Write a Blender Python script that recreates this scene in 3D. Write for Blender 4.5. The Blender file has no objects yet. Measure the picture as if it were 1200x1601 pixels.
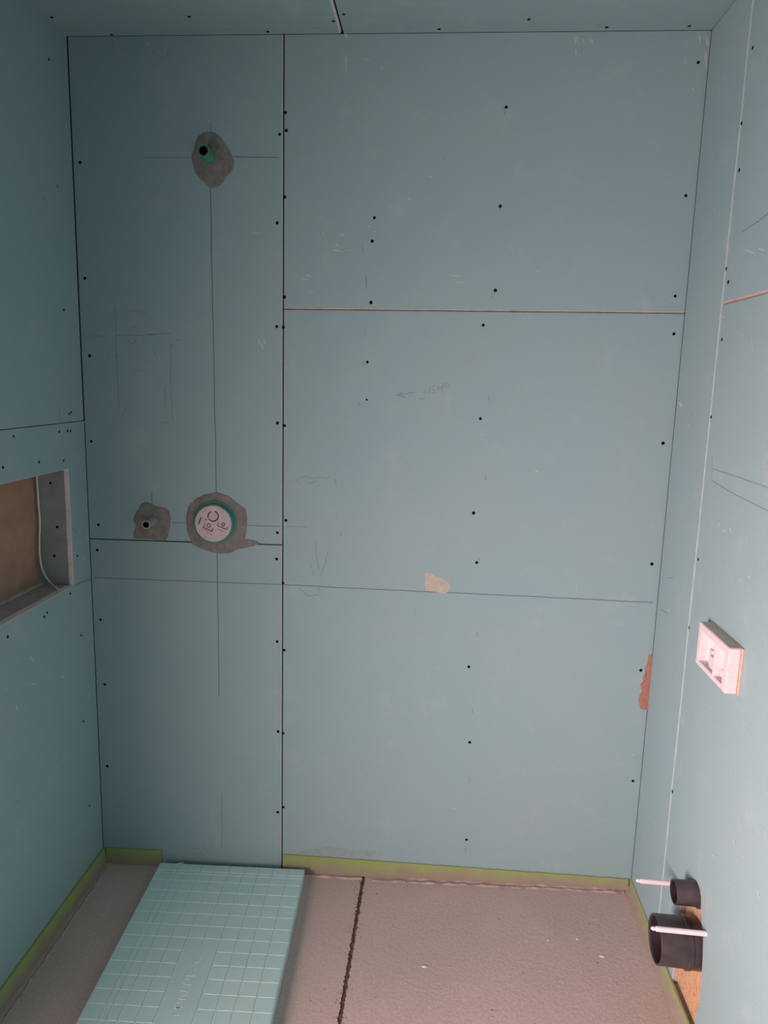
import bpy, bmesh, math, random
from mathutils import Vector, Matrix, noise
random.seed(7)
SC = bpy.context.scene
COL = SC.collection

# ------------------------------------------------------------------ camera
IMW, IMH, F = 1200, 1601, 1164.164
YAW, PITCH, ROLL = -0.0569, 0.1773, 0.0163
EYE = Vector((0.894, -2.1837, 1.5895))
SHX, SHY = -67.67, 1.06                       # principal point off the frame centre (a cropped photograph)
fwd = Vector((math.sin(YAW)*math.cos(PITCH), math.cos(YAW)*math.cos(PITCH), -math.sin(PITCH)))
r0 = Vector((math.cos(YAW), -math.sin(YAW), 0)); u0 = r0.cross(fwd)
RT = r0*math.cos(ROLL) + u0*math.sin(ROLL); UP = -r0*math.sin(ROLL) + u0*math.cos(ROLL)
cam = bpy.data.cameras.new('camera'); cob = bpy.data.objects.new('camera', cam); COL.objects.link(cob)
cob.matrix_world = Matrix((( RT.x, UP.x, -fwd.x, EYE.x), (RT.y, UP.y, -fwd.y, EYE.y), (RT.z, UP.z, -fwd.z, EYE.z), (0,0,0,1)))
cam.sensor_fit = 'AUTO'; cam.sensor_width = 36; cam.lens = F/IMH*36
cam.shift_x = -SHX/IMH; cam.shift_y = SHY/IMH; cam.clip_start = .02
SC.camera = cob

# ------------------------------------------------------------------ world, light, exposure
wd = bpy.data.worlds.new('sky'); SC.world = wd; wd.use_nodes = True
wd.node_tree.nodes['Background'].inputs[0].default_value = (.86, .92, 1, 1)
wd.node_tree.nodes['Background'].inputs[1].default_value = 2.0
SC.view_settings.view_transform = 'Standard'; SC.view_settings.look = 'None'
SC.view_settings.gamma = 1; SC.view_settings.use_curve_mapping = False
SC.view_settings.exposure = 0.0
DOOR = (1.70, 2.50, 0.0, 1.60)                # doorway in the left wall: from, to, sill, head
def area(name, loc, target, sx, sy, power, colour, spread=180):
    l = bpy.data.lights.new(name, 'AREA'); l.shape = 'RECTANGLE'; l.size = sx; l.size_y = sy
    l.energy = power; l.color = colour; l.spread = math.radians(spread)
    o = bpy.data.objects.new(name, l); COL.objects.link(o); o.location = loc
    o.rotation_euler = (Vector(target)-Vector(loc)).to_track_quat('-Z', 'Y').to_euler(); return o
area('doorway_daylight', (-.45, -2.12, .93), (1.52, -.45, .70), .74, .74, 58, (1, .685, .68), 113)

# ------------------------------------------------------------------ planes of the room
W, TL, TR, H = 1.7178, .0761, .0631, 2.5
class Plane:
    def __init__(s, O, U, V, N): s.O, s.U, s.V, s.N = Vector(O), Vector(U).normalized(), Vector(V).normalized(), Vector(N).normalized()
    def p(s, u, v, d=0): return s.O + s.U*u + s.V*v + s.N*d
    def px(s, x, y, d=0):                      # where a sight line meets the plane, as (u, v)
        r = fwd + RT*((x-600-SHX)/F) - UP*((y-800.5-SHY)/F)
        P = EYE + r*((s.O + s.N*d - EYE).dot(s.N)/r.dot(s.N)) - s.O
        return (P.dot(s.U), P.dot(s.V))
BACK = Plane((0,0,0), (1,0,0), (0,0,1), (0,-1,0))
LEFT = Plane((0,0,0), (-TL,-1,0), (0,0,1), (1,-TL,0))
RIGHT = Plane((W,0,0), (-TR,-1,0), (0,0,1), (-1,TR,0))
CEIL = Plane((0,0,H), (1,0,0), (0,-1,0), (0,0,-1))
FLOOR = Plane((0,0,0), (1,0,0), (0,-1,0), (0,0,1))
FRONT = Plane((0,-2.9,0), (1,0,0), (0,0,1), (0,1,0))

# ------------------------------------------------------------------ materials
def mat(name, build):
    m = bpy.data.materials.new(name); m.use_nodes = True; nt = m.node_tree
    b = nt.nodes['Principled BSDF']; build(nt, b); return m
def N(nt, t, **k):
    n = nt.nodes.new(t)
    for a, v in k.items():
        if a.startswith('i_'): n.inputs[a[2:].replace('_', ' ')].default_value = v
        else: setattr(n, a, v)
    return n
def noise_node(nt, scale, detail=4, rough=.55, vec=None, stretch=None):
    tc = N(nt, 'ShaderNodeNewGeometry'); n = N(nt, 'ShaderNodeTexNoise'); n.inputs['Scale'].default_value = scale
    n.inputs['Detail'].default_value = detail; n.inputs['Roughness'].default_value = rough
    if stretch:
        mp = N(nt, 'ShaderNodeMapping'); mp.inputs['Scale'].default_value = stretch
        nt.links.new(tc.outputs['Position'], mp.inputs[0]); nt.links.new(mp.outputs[0], n.inputs['Vector'])
    else: nt.links.new(tc.outputs['Position'], n.inputs['Vector'])
    return n
def ramp(nt, src, stops):
    r = N(nt, 'ShaderNodeValToRGB'); e = r.color_ramp.elements
    while len(e) < len(stops): e.new(.5)
    for i, (p, c) in enumerate(stops): e[i].position = p; e[i].color = (*c, 1) if len(c) == 3 else c
    nt.links.new(src, r.inputs[0]); return r
def mix(nt, fac, a, b, mode='MIX'):
    m = N(nt, 'ShaderNodeMix', data_type='RGBA', blend_type=mode)
    for s, i in ((fac, 0), (a, 6), (b, 7)):
        if hasattr(s, 'links') or isinstance(s, bpy.types.NodeSocket): nt.links.new(s, m.inputs[i])
        else: m.inputs[i].default_value = s if i == 0 else (*s, 1)
    return m.outputs[2]
def bump(nt, b, h, strength, dist):
    bp = N(nt, 'ShaderNodeBump'); bp.inputs['Strength'].default_value = strength; bp.inputs['Distance'].default_value = dist
    nt.links.new(h, bp.inputs['Height']); nt.links.new(bp.outputs[0], b.inputs['Normal'])
def simple(name, c, rough=.6, var=.12, scale=30, bmp=0, bs=200, spec=.3, metallic=0):
    def f(nt, b):
        n = noise_node(nt, scale)
        r = ramp(nt, n.outputs[0], [(.3, tuple(x*(1-var) for x in c)), (.7, tuple(min(1, x*(1+var)) for x in c))])
        nt.links.new(r.outputs[0], b.inputs['Base Color']); b.inputs['Roughness'].default_value = rough
        b.inputs['Specular IOR Level'].default_value = spec; b.inputs['Metallic'].default_value = metallic
        if bmp: bump(nt, b, noise_node(nt, bs).outputs[0], bmp, .002)
    return mat(name, f)
def f_board(nt, b):
    big = noise_node(nt, 2.3, 3)
    base = ramp(nt, big.outputs[0], [(.3, BOARD_A), (.7, BOARD_B)])
    fine = noise_node(nt, 260, 2); fr = ramp(nt, fine.outputs[0], [(.3, (.94,.94,.94)), (.7, (1.06,1.06,1.06))])
    c = mix(nt, 1.0, base.outputs[0], fr.outputs[0], 'MULTIPLY')
    dust = noise_node(nt, 9, 8, .7); dr = ramp(nt, dust.outputs[0], [(.56, (0,0,0)), (.8, (.35,.35,.35))])
    c = mix(nt, dr.outputs[0], c, (.52,.56,.56))
    st = noise_node(nt, 26, 3, .6, stretch=(1, 1, .18)); sr = ramp(nt, st.outputs[0], [(.73, (0,0,0)), (.8, (.28,.28,.28))])
    c = mix(nt, sr.outputs[0], c, (.62,.66,.66))
    nt.links.new(c, b.inputs['Base Color']); b.inputs['Roughness'].default_value = .75; b.inputs['Specular IOR Level'].default_value = .25
    bump(nt, b, noise_node(nt, 420, 2).outputs[0], .12, .001)
BOARD_A, BOARD_B = (.268, .424, .438), (.296, .426, .440)
M_board = mat('green_board_paper', f_board)
M_core = simple('gypsum_core', (.85, .76, .74), .9, .1, 60, .4)
M_corepink = simple('gypsum_core_bevel', (.47, .425, .39), .9, .15, 40, .4)
M_dark = simple('dark_cavity', (.03, .03, .035), .9)
M_screw = simple('black_phosphate', (.005, .006, .007), .9, .2, spec=.02)
M_pencil = simple('pencil_lead', (.13, .19, .20), .6, .25, 300)
M_faint = simple('faint_pencil_lead', (.205, .29, .295), .6, .2, 300)
M_scuff = simple('white_scuff', (.46, .53, .53), .9, .2, 200)
M_patch = simple('grey_mortar', (.215, .215, .20), .95, .22, 45, .6, 300)
M_tape = simple('beige_tape', (.47, .45, .38), .7, .1, 60)
M_torn = simple('torn_orange_paper', (.38, .20, .145), .85, .14, 60)
M_white = simple('white_plastic', (.80, .74, .75), .4, .04, 20)
M_foamw = simple('white_foam', (.70, .64, .65), .8, .05, 80, .25, 500)
M_foamin = simple('bright_foam', (.84, .77, .78), .8, .05, 80, .25, 500)
M_peach = simple('tan_adhesive', (.56, .42, .31), .8, .12, 90, .4)
M_black = simple('black_plastic', (.05, .04, .043), .38, .4, 25, .12, 60, spec=.55)
M_blackin = simple('black_plastic_inside', (.02, .016, .018), .5, .3)
M_green = simple('green_pipe_plastic', (.07, .30, .16), .45, .1)
M_greypipe = simple('grey_pipe_plastic', (.33, .32, .29), .5, .1)
M_mixgreen = simple('green_housing_plastic', (.07, .26, .20), .45, .1)
M_ink = simple('black_ink', (.035, .03, .035), .6)
M_inkfaint = simple('worn_ink', (.22, .20, .20), .6)
M_greyboard = simple('grey_board_paper', (.31, .37, .35), .8, .1, 20, .2)
M_brown = simple('brown_backing', (.40, .25, .17), .9, .14, 14, .4)
M_sill = simple('grey_plaster', (.42, .41, .39), .9, .15, 40, .7, 160)
M_cap = simple('white_cap', (.52, .47, .47), .6, .12, 60)
def f_screed(nt, b):
    big = noise_node(nt, 3.2, 5)
    base = ramp(nt, big.outputs[0], [(.3, (.53,.43,.385)), (.7, (.60,.475,.43))])
    fine = noise_node(nt, 150, 3, .6); fr = ramp(nt, fine.outputs[0], [(.25, (.84,.84,.84)), (.75, (1.14,1.14,1.14))])
    c = mix(nt, 1.0, base.outputs[0], fr.outputs[0], 'MULTIPLY')
    sp = noise_node(nt, 60, 2); sr = ramp(nt, sp.outputs[0], [(.24, (.8,.8,.8)), (.29, (0,0,0))])
    c = mix(nt, sr.outputs[0], c, (.14,.11,.10))
    nt.links.new(c, b.inputs['Base Color']); b.inputs['Roughness'].default_value = .7; b.inputs['Specular IOR Level'].default_value = .35
    bump(nt, b, noise_node(nt, 85, 4, .6).outputs[0], .42, .003)
M_screed = mat('cement_screed', f_screed)
M_ridge = simple('pale_mortar_crust', (.46, .37, .34), .95, .2, 60, .6, 200)
M_joint = simple('dirty_joint', (.15, .095, .07), .95, .4, 90, .8, 150)
def f_strip(nt, b):
    n = noise_node(nt, 14, 6, .7); geo = N(nt, 'ShaderNodeNewGeometry'); sx = N(nt, 'ShaderNodeSeparateXYZ')
    nt.links.new(geo.outputs['Position'], sx.inputs[0])
    mz = N(nt, 'ShaderNodeMath', operation='MULTIPLY_ADD'); nt.links.new(sx.outputs[2], mz.inputs[0]); mz.inputs[1].default_value = 9
    nt.links.new(n.outputs[0], mz.inputs[2])
    r = ramp(nt, mz.outputs[0], [(.58, (0,0,0)), (.92, (1,1,1))])
    c = mix(nt, r.outputs[0], (.31,.265,.21), (.29,.375,.13))
    nt.links.new(c, b.inputs['Base Color']); b.inputs['Roughness'].default_value = .8
    bump(nt, b, noise_node(nt, 120).outputs[0], .5, .002)
M_strip = mat('green_foam_strip', f_strip)
def f_xps(nt, b):
    big = noise_node(nt, 7, 3); base = ramp(nt, big.outputs[0], [(.3, (.48,.73,.70)), (.7, (.53,.76,.73))])
    w = noise_node(nt, 55, 6, .7); wr = ramp(nt, w.outputs[0], [(.6, (0,0,0)), (.85, (.4,.4,.4))])
    c = mix(nt, wr.outputs[0], base.outputs[0], (.62,.74,.70))
    nt.links.new(c, b.inputs['Base Color']); b.inputs['Roughness'].default_value = .55
    bump(nt, b, noise_node(nt, 300, 3).outputs[0], .25, .001)
M_xps = mat('green_extruded_foam', f_xps)
M_xpsl = simple('lit_foam_edge', (.66, .86, .82), .6, .06)  # paler foam: light caught by burrs and letters, painted in
def f_osb(nt, b):
    geo = N(nt, 'ShaderNodeNewGeometry'); mp = N(nt, 'ShaderNodeMapping'); mp.inputs['Scale'].default_value = (24, 50, 25)
    mp.inputs['Rotation'].default_value = (.9, 0, 0)
    v = N(nt, 'ShaderNodeTexVoronoi'); nt.links.new(geo.outputs['Position'], mp.inputs[0]); nt.links.new(mp.outputs[0], v.inputs['Vector'])
    bw = N(nt, 'ShaderNodeRGBToBW'); nt.links.new(v.outputs['Color'], bw.inputs[0])
    r = ramp(nt, bw.outputs[0], [(.1, (.50,.30,.155)), (.4, (.58,.36,.20)), (.8, (.66,.44,.26))])
    k = noise_node(nt, 70, 3); kr = ramp(nt, k.outputs[0], [(.28, (.85,.85,.85)), (.36, (0,0,0))])
    c = mix(nt, kr.outputs[0], r.outputs[0], (.22,.11,.06))
    nt.links.new(c, b.inputs['Base Color']); b.inputs['Roughness'].default_value = .65; bump(nt, b, bw.outputs[0], .3, .001)
M_osb = mat('strand_board', f_osb)

# ------------------------------------------------------------------ builders
WORLD = {}
def link(name, me, parent=None, centre=None):
    o = bpy.data.objects.new(name, me); COL.objects.link(o)
    c = centre or Vector((0,0,0)); WORLD[o.name] = c
    if parent: o.parent = parent; o.location = c - WORLD[parent.name]
    else: o.location = c
    return o
def mesh(name, verts, faces, mats, parent=None, fm=None, smooth=False, recalc=True):
    vs = [Vector(v) for v in verts]
    lo = Vector([min(v[i] for v in vs) for i in range(3)]); hi = Vector([max(v[i] for v in vs) for i in range(3)])
    c = (lo+hi)/2
    me = bpy.data.meshes.new(name); me.from_pydata([v-c for v in vs], [], faces)
    for m in (mats if isinstance(mats, (list, tuple)) else [mats]): me.materials.append(m)
    if fm:
        for p, i in zip(me.polygons, fm): p.material_index = i
    if recalc:
        bm = bmesh.new(); bm.from_mesh(me); bmesh.ops.recalc_face_normals(bm, faces=bm.faces); bm.to_mesh(me); bm.free()
    if smooth: me.polygons.foreach_set('use_smooth', [True]*len(me.polygons))
    me.update(); return link(name, me, parent, c)
def thing(name, loc, label, cat, group=None):
    o = link(name, None, None, Vector(loc)); o.empty_display_size = .05; tag(o, label, cat, group); return o
def tag(o, label, cat, group=None):
    o['label'] = label; o['category'] = cat
    if group: o['group'] = group
def area2(p): return sum(p[i][0]*p[(i+1) % len(p)][1]-p[(i+1) % len(p)][0]*p[i][1] for i in range(len(p)))/2
def inset(p, b):
    s = 1 if area2(p) > 0 else -1; out = []; n = len(p)
    for i in range(n):
        a, c, d = Vector(p[i-1]), Vector(p[i]), Vector(p[(i+1) % n])
        e1 = (c-a).normalized(); e2 = (d-c).normalized(); n1 = Vector((-e1.y, e1.x))*s; n2 = Vector((-e2.y, e2.x))*s
        m = n1+n2; m = m/max(m.dot(m)/2, .3) if m.length > .01 else n1
        out.append((c.x+m.x*b, c.y+m.y*b))
    return out
def inset_edges(p, bs):
    """move edge i (from p[i] to p[i+1]) inwards by bs[i]"""
    s = 1 if area2(p) > 0 else -1; n = len(p); L = []
    for i in range(n):
        a, b = Vector(p[i]), Vector(p[(i+1) % n]); e = (b-a).normalized(); L.append((a+Vector((-e.y, e.x))*s*bs[i], e))
    out = []
    for i in range(n):
        (p0, e0), (p1, e1) = L[i-1], L[i]; den = e0.x*e1.y-e0.y*e1.x
        q = p1 if abs(den) < 1e-6 else p0+e0*(((p1-p0).x*e1.y-(p1-p0).y*e1.x)/den)
        out.append((q.x, q.y))
    return out
def rough(p, amp, step):
    out = []
    for i in range(len(p)):
        a, b = Vector(p[i]), Vector(p[(i+1) % len(p)]); n = max(1, int((b-a).length/step))
        for k in range(n):
            q = a.lerp(b, k/n)
            if k: q += Vector((random.uniform(-amp, amp), random.uniform(-amp, amp)))
            out.append((q.x, q.y))
    return out
def slab(name, pl, poly, d0, d1, mats, parent=None, bevel=.0015, lift=0):
    """flat board: outline poly in the plane, back at d0, face at d1, a bevel whose faces take the second material"""
    n = len(poly)
    if isinstance(bevel, list): top = inset_edges(poly, bevel); bevel = max(bevel)
    else: top = inset(poly, bevel)
    rings = [(poly, d0), (poly, d1-bevel), (top, d1)]
    vs = [pl.p(u, v, d) for pp, d in rings for u, v in pp]; fs = []; fm = []
    fs.append(list(range(n))); fm.append(1)
    for k in range(2):
        for i in range(n):
            j = (i+1) % n; fs.append([k*n+i, k*n+j, (k+1)*n+j, (k+1)*n+i]); fm.append(1)
    fs.append(list(range(2*n, 3*n))); fm.append(0)
    return mesh(name, vs, fs, mats, parent, fm)
def rect(u0, u1, v0, v1): return [(u0,v0), (u1,v0), (u1,v1), (u0,v1)]
def slab_hole(name, pl, outer, inner, d0, d1, mats, parent=None, bevel=.0015):
    o, i_ = rect(*outer), rect(*inner); vs = []; fs = []; fm = []
    R = [(o,d0), (i_,d0), (o,d1-bevel), (i_,d1-bevel), (inset(o,bevel),d1), (inset(i_,-bevel),d1)]
    for pp, d in R: vs += [pl.p(u, v, d) for u, v in pp]
    for a, b, m in ((0,1,1), (0,2,1), (1,3,1), (2,4,1), (3,5,1), (4,5,0)):
        for k in range(4):
            j = (k+1) % 4; fs.append([a*4+k, a*4+j, b*4+j, b*4+k]); fm.append(m)
    return mesh(name, vs, fs, mats, parent, fm)
def boxes(name, pl, bl, mats, parent=None):
    vs = []; fs = []
    for (a0,a1,b0,b1,c0,c1) in bl:
        k = len(vs)
        vs += [pl.p(a,b,c) for c in (c0,c1) for (a,b) in ((a0,b0),(a1,b0),(a1,b1),(a0,b1))]
        fs += [[k+q for q in f] for f in ((0,1,2,3),(4,5,6,7),(0,1,5,4),(1,2,6,5),(2,3,7,6),(3,0,4,7))]
    return mesh(name, vs, fs, mats, parent)
def frame_of(ax):
    ax = ax.normalized(); t = Vector((0,0,1)) if abs(ax.z) < .9 else Vector((1,0,0))
    a = ax.cross(t).normalized(); return a, ax.cross(a)
def lathe(name, base, axis, prof, mats, parent=None, n=32, fm=None, jitter=0):
    """prof: (radius, distance along the axis) from outside round to inside"""
    a, b = frame_of(axis); ax = axis.normalized(); vs = []; fs = []; m = []
    for k, (r, h) in enumerate(prof):
        for i in range(n):
            t = 2*math.pi*i/n; rr = r*(1+jitter*math.sin(3*t+1))
            vs.append(base + ax*h + a*math.cos(t)*rr + b*math.sin(t)*rr)
    for k in range(len(prof)-1):
        for i in range(n):
            j = (i+1) % n; fs.append([k*n+i, k*n+j, (k+1)*n+j, (k+1)*n+i]); m.append(fm[k] if fm else 0)
    if prof[0][0] > 1e-4: fs.append(list(range(n))); m.append(fm[0] if fm else 0)
    fs.append(list(range((len(prof)-1)*n, len(prof)*n))); m.append(fm[-1] if fm else 0)
    o = mesh(name, vs, fs, mats, parent, m)
    o.data.polygons.foreach_set('use_smooth', [len(p.vertices) == 4 for p in o.data.polygons])
    md = o.modifiers.new('edges', 'EDGE_SPLIT'); md.split_angle = math.radians(35); return o
def tube(name, pts, r, m, parent=None, n=10):
    P = []
    for i in range(len(pts)-1):                          # Catmull-Rom
        p0, p1, p2, p3 = pts[max(i-1,0)], pts[i], pts[i+1], pts[min(i+2,len(pts)-1)]
        for k in range(6):
            t = k/6; P.append(.5*((2*p1)+(p2-p0)*t+(2*p0-5*p1+4*p2-p3)*t*t+(3*p1-p0-3*p2+p3)*t**3))
    P.append(pts[-1]); vs = []; fs = []
    for i, q in enumerate(P):
        d = (P[min(i+1,len(P)-1)]-P[max(i-1,0)]).normalized(); a, b = frame_of(d) if abs(d.z) < .9 else (d.cross(Vector((1,0,0))).normalized(), d.cross(d.cross(Vector((1,0,0)))).normalized())
        vs += [q + a*math.cos(2*math.pi*k/n)*r + b*math.sin(2*math.pi*k/n)*r for k in range(n)]
    for i in range(len(P)-1):
        for k in range(n): j = (k+1) % n; fs.append([i*n+k, i*n+j, (i+1)*n+j, (i+1)*n+k])
    fs += [list(range(n)), list(range(len(vs)-n, len(vs)))]
    return mesh(name, vs, fs, m, parent, smooth=True)
def ribbon_geo(pl, pts, w, d, closed=False):
    """a thin raised stroke along pts (u, v): top face and sides"""
    if closed: pts = pts + [pts[0]]
    vs = []; fs = []
    for i, q in enumerate(pts):
        a = Vector(pts[max(i-1,0)]); b = Vector(pts[min(i+1,len(pts)-1)]); t = (b-a)
        t = t.normalized() if t.length > 1e-9 else Vector((1,0)); nn = Vector((-t.y, t.x))*w/2; q = Vector(q)
        vs += [pl.p(*(q-nn), d-.0006), pl.p(*(q-nn*.9), d), pl.p(*(q+nn*.9), d), pl.p(*(q+nn), d-.0006)]
    for i in range(len(pts)-1):
        for k in range(3): fs.append([i*4+k, i*4+k+1, i*4+5+k, i*4+4+k])
    return vs, fs
def strokes(name, pl, lines, w, m, parent, d=.0004, px=True, dpx=0, jit=0):
    vs = []; fs = []
    for L in lines:
        ww = w
        if isinstance(L, tuple) and isinstance(L[0], list): L, ww = L
        q = [pl.px(x, y, dpx) for x, y in L] if px else L
        if jit:
            qq = []
            for i in range(len(q)-1):
                a, b = Vector(q[i]), Vector(q[i+1]); n = max(1, int((b-a).length/.04))
                for k in range(n):
                    z = a.lerp(b, k/n) + (Vector((random.uniform(-jit, jit), random.uniform(-jit, jit))) if (i or k) else Vector((0,0)))
                    qq.append((z.x, z.y))
            q = qq + [q[-1]]
        v, f = ribbon_geo(pl, q, ww, d); k = len(vs); vs += v; fs += [[k+a for a in g] for g in f]
    return mesh(name, vs, fs, m, parent, recalc=False)
def blob(name, pl, poly, m, parent, d=.0012, base=0, dome=0, sub=5):
    """a thin smear: outline with a lumpy face"""
    n = len(poly); c = Vector((sum(p[0] for p in poly)/n, sum(p[1] for p in poly)/n)); vs = []; fs = []
    rings = [(1.0, base), (.985, d)] + [(1-k/sub, d+dome*(1-(1-k/sub)**2)) for k in range(1, sub)]
    for s, dd in rings:
        for p in poly:
            q = c+(Vector(p)-c)*s; z = dd + (noise.noise(Vector((q.x*60, q.y*60, 1)))*.0006 if s < .98 and dome else 0)
            vs.append(pl.p(q.x, q.y, z))
    vs.append(pl.p(c.x, c.y, d+dome)); L = len(rings)
    for k in range(L-1):
        for i in range(n): j = (i+1) % n; fs.append([k*n+i, k*n+j, (k+1)*n+j, (k+1)*n+i])
    for i in range(n): fs.append([(L-1)*n+i, (L-1)*n+(i+1) % n, len(vs)-1])
    return mesh(name, vs, fs, m, parent, recalc=False, smooth=bool(dome))
def pxp(pl, pts, d=0): return [pl.px(x, y, d) for x, y in pts]
def ragged(poly, amp, step): return rough(poly, amp, step)

# screws: one mesh for all (a dished black head with a cross recess)
def screw_mesh():
    bm = bmesh.new(); n = 10; R = .0046; rings = []
    for r, z in ((R, 0), (R*.95, .0004), (R*.6, .0004), (R*.3, .0002)):
        rings.append([bm.verts.new((r*math.cos(2*math.pi*i/n), r*math.sin(2*math.pi*i/n), z)) for i in range(n)])
    for a, b in zip(rings, rings[1:]):
        for i in range(n): bm.faces.new((a[i], a[(i+1) % n], b[(i+1) % n], b[i]))
    bm.faces.new(rings[-1]); me = bpy.data.meshes.new('screw'); bm.to_mesh(me); bm.free(); me.materials.append(M_screw); return me
SCREW = screw_mesh()
def screws(pl, pts, boards, d=0, scale=1.0):
    rot = Matrix((pl.U, pl.V, pl.U.cross(pl.V))).transposed()
    if pl.U.cross(pl.V).dot(pl.N) < 0: rot = Matrix((pl.V, pl.U, pl.V.cross(pl.U))).transposed()
    for x, y in pts:
        u, v = pl.px(x, y, d); par = boards[0][1]
        for (a0,a1,b0,b1), o in boards:
            if a0-.01 <= u <= a1+.01 and b0 <= v <= b1: par = o
        s = bpy.data.objects.new('screw', SCREW); COL.objects.link(s); s.parent = par
        s.location = pl.p(u, v, d+.0001) - WORLD[par.name]; s.rotation_euler = (rot.to_3x3()).to_euler()
        s.scale = [scale*random.uniform(.9, 1.12)]*3

T = .0125                                            # board thickness
BM = [M_board, M_core]; BP = [M_board, M_corepink]
def structure(o): o['kind'] = 'structure'; return o
# ------------------------------------------------------------------ wall_back
wb = structure(boxes('wall_back', BACK, [(-.02, W+.02, -.05, H+.05, -.11, -T-.0005)], M_dark))
uj, zA, zC = .5955, 1.094, 1.787
zl = lambda v, s: v + s
Bk = []
def bboard(poly, mats, bev):
    o = slab('plasterboard_panel', BACK, poly, -T, 0, mats, wb, bev); us = [p[0] for p in poly]; vs = [p[1] for p in poly]
    Bk.append(((min(us), max(us), min(vs), max(vs)), o)); return o
jA0, jA1 = BACK.px(143, 842.5), BACK.px(438, 852)
jC0, jC1 = BACK.px(443, 483), BACK.px(1070, 489.5)
uL, uR, vT = .0012, W-.0018, H-.0004
e = .0006
bboard([(uL, jA0[1]+.0015), (uj-.0022, jA1[1]+.0015), (uj-.0022, vT), (uL, vT)], BM, [e, .0014, e, e])
bboard([(uL, .001), (uj-.0022, .001), (uj-.0022, jA1[1]-.0015), (uL, jA0[1]-.0015)], BM, [e, .0014, e, e])
bboard([(uj+.0018, jC0[1]+.0008), (uR, jC1[1]+.0008), (uR, vT), (uj+.0018, vT)], BP, [.0030, e, e, e])
bboard([(uj+.0018, .001), (uR, .001), (uR, jC1[1]-.0008), (uj+.0018, jC0[1]-.0008)], BP, [e, e, .0030, e])
for k, (r_, o) in enumerate(Bk):                     # bare gypsum shows only along one edge of each board, the rest is paper
    for p in o.data.polygons:
        if p.material_index == 1 and (abs(p.normal.x) < .3 if k < 2 else abs(p.normal.z) < .3): p.material_index = 0
screws(BACK, [(125,254),(446,176),(447.5,204),(437,210),(445,308),(433,348.5),(791,167.5),(781.5,322.5),(585,340.5),(581.5,377),
  (1091,97.7),(1071.7,306),(132.4,435),(140,556.4),(142.5,690),(432.4,510.6),(433.5,661.4),(444.4,464.5),(442.8,511.8),(444.4,665.5),
  (579.6,473),(574,566),(774,454),(755,508.4),(750.6,654.6),(1055,463),(1053,522),(1036,693),(153.7,820.4),(151.9,860),
  (446.7,813.7),(433.4,832.9),(432.2,874),(442.2,911.5),(157,969),(163.6,1070),(167.7,1197.8),(433,1003),(444,1016.5),(434.5,1143.7),(442.5,1146.4),
  (443,1262),(434,1269.8),(733.9,1160.6),(728.9,1312.7),(744.9,879.5),(732.6,1042.5),(1018.6,881.8),(1001.3,1048),(989,1221),(740,802)], Bk)
screws(BACK, [(573,625)], Bk, scale=.7)

# ------------------------------------------------------------------ wall_left with its niche
n0, n1 = LEFT.px(115.5, 915)[1], LEFT.px(105.7, 733)[1]
nu = (LEFT.px(115.9, 915)[0]+LEFT.px(106, 733)[0])/2
NU1, ND = .92, .1055                                   # far end of the niche, its depth
zJ = LEFT.px(60, 666)[1]
D0, D1, DZ0, DZ1 = DOOR
wl = structure(boxes('wall_left', LEFT, [(-.1, nu-.013, -.05, H+.05, -.14, -T-.0005), (nu-.013, NU1+.013, -.05, n0-.013, -.14, -T-.0005),
    (nu-.013, NU1+.013, n1+.013, H+.05, -.14, -T-.0005), (NU1+.013, D0, -.05, H+.05, -.14, -T-.0005),
    (D0, D1, DZ1, H+.05, -.14, -T-.0005), (D1, 3.0, -.05, H+.05, -.14, -T-.0005)], M_dark))
Lf = []
def lboard(o, r): Lf.append((r, o))
lboard(slab('plasterboard_panel', LEFT, [(.003, zJ+.0013), (D0, zJ+.0013), (D0, H+.003), (.003, H+.003)], -T, 0, [M_board, M_board], wl, .0008), (0, D0, zJ, H))
lboard(slab_hole('plasterboard_panel', LEFT, (.0005, D0, .001, zJ-.0013), (nu, NU1, n0, n1), -T, 0, BM, wl, .0008), (0, D0, 0, zJ))
slab('plasterboard_panel', LEFT, rect(D0, D1, DZ1, H-.002), -T, 0, BM, wl, .001)
slab('plasterboard_panel', LEFT, rect(D1, 2.9, .001, H-.002), -T, 0, BM, wl, .001)
structure_door = None
screws(LEFT, [(76.5,93),(99.8,484.8),(108,647),(111,645),(21.4,682),(92.6,675),(105.4,674),(110,674),(61,722.5),(99.4,720),(4.5,730.8),
  (120.8,869),(109.8,928),(73.8,957.9),(69,964.4),(12,995.5),(126.9,993.2),(130.5,1127.6),(139.9,1259.7)], Lf, scale=.85)
screws(LEFT, [(90,292)], Lf, scale=.6)
NS = Plane(LEFT.p(nu, 0, 0), -LEFT.N, (0,0,1), LEFT.U)            # niche end, facing the camera; u runs into the wall
nside = slab('niche_side_panel', NS, rough(rect(T, ND, n0, n1), .0006, .03), -.0125, 0, [M_greyboard, M_core], wl, .001)
boxes('niche_end_panel', LEFT, [(NU1, NU1+.0125, n0, n1, -ND, -T)], M_greyboard, wl)
SL = Plane(LEFT.p(0, n0, 0), LEFT.U, -LEFT.N, (0,0,1))
slab('niche_sill', SL, rough(rect(nu, NU1, T+.007, ND), .0008, .03), -.0125, 0, [M_sill, M_core], wl, .001)
boxes('niche_top_panel', LEFT, [(nu, NU1, n1, n1+.0125, -ND, -T)], M_greyboard, wl)
boxes('niche_back_panel', LEFT, [(nu-.012, NU1+.012, n0-.012, n1+.012, -ND-.012, -ND)], M_brown, wl)
mo = [( -ND + .004*random.random(), u) for u in [nu+.01+k*.02 for k in range(38)]]
screws(NS, [(78.8,755.4),(89.3,824),(84.8,869)], [((0,1,0,3), nside)], scale=.9)
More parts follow.
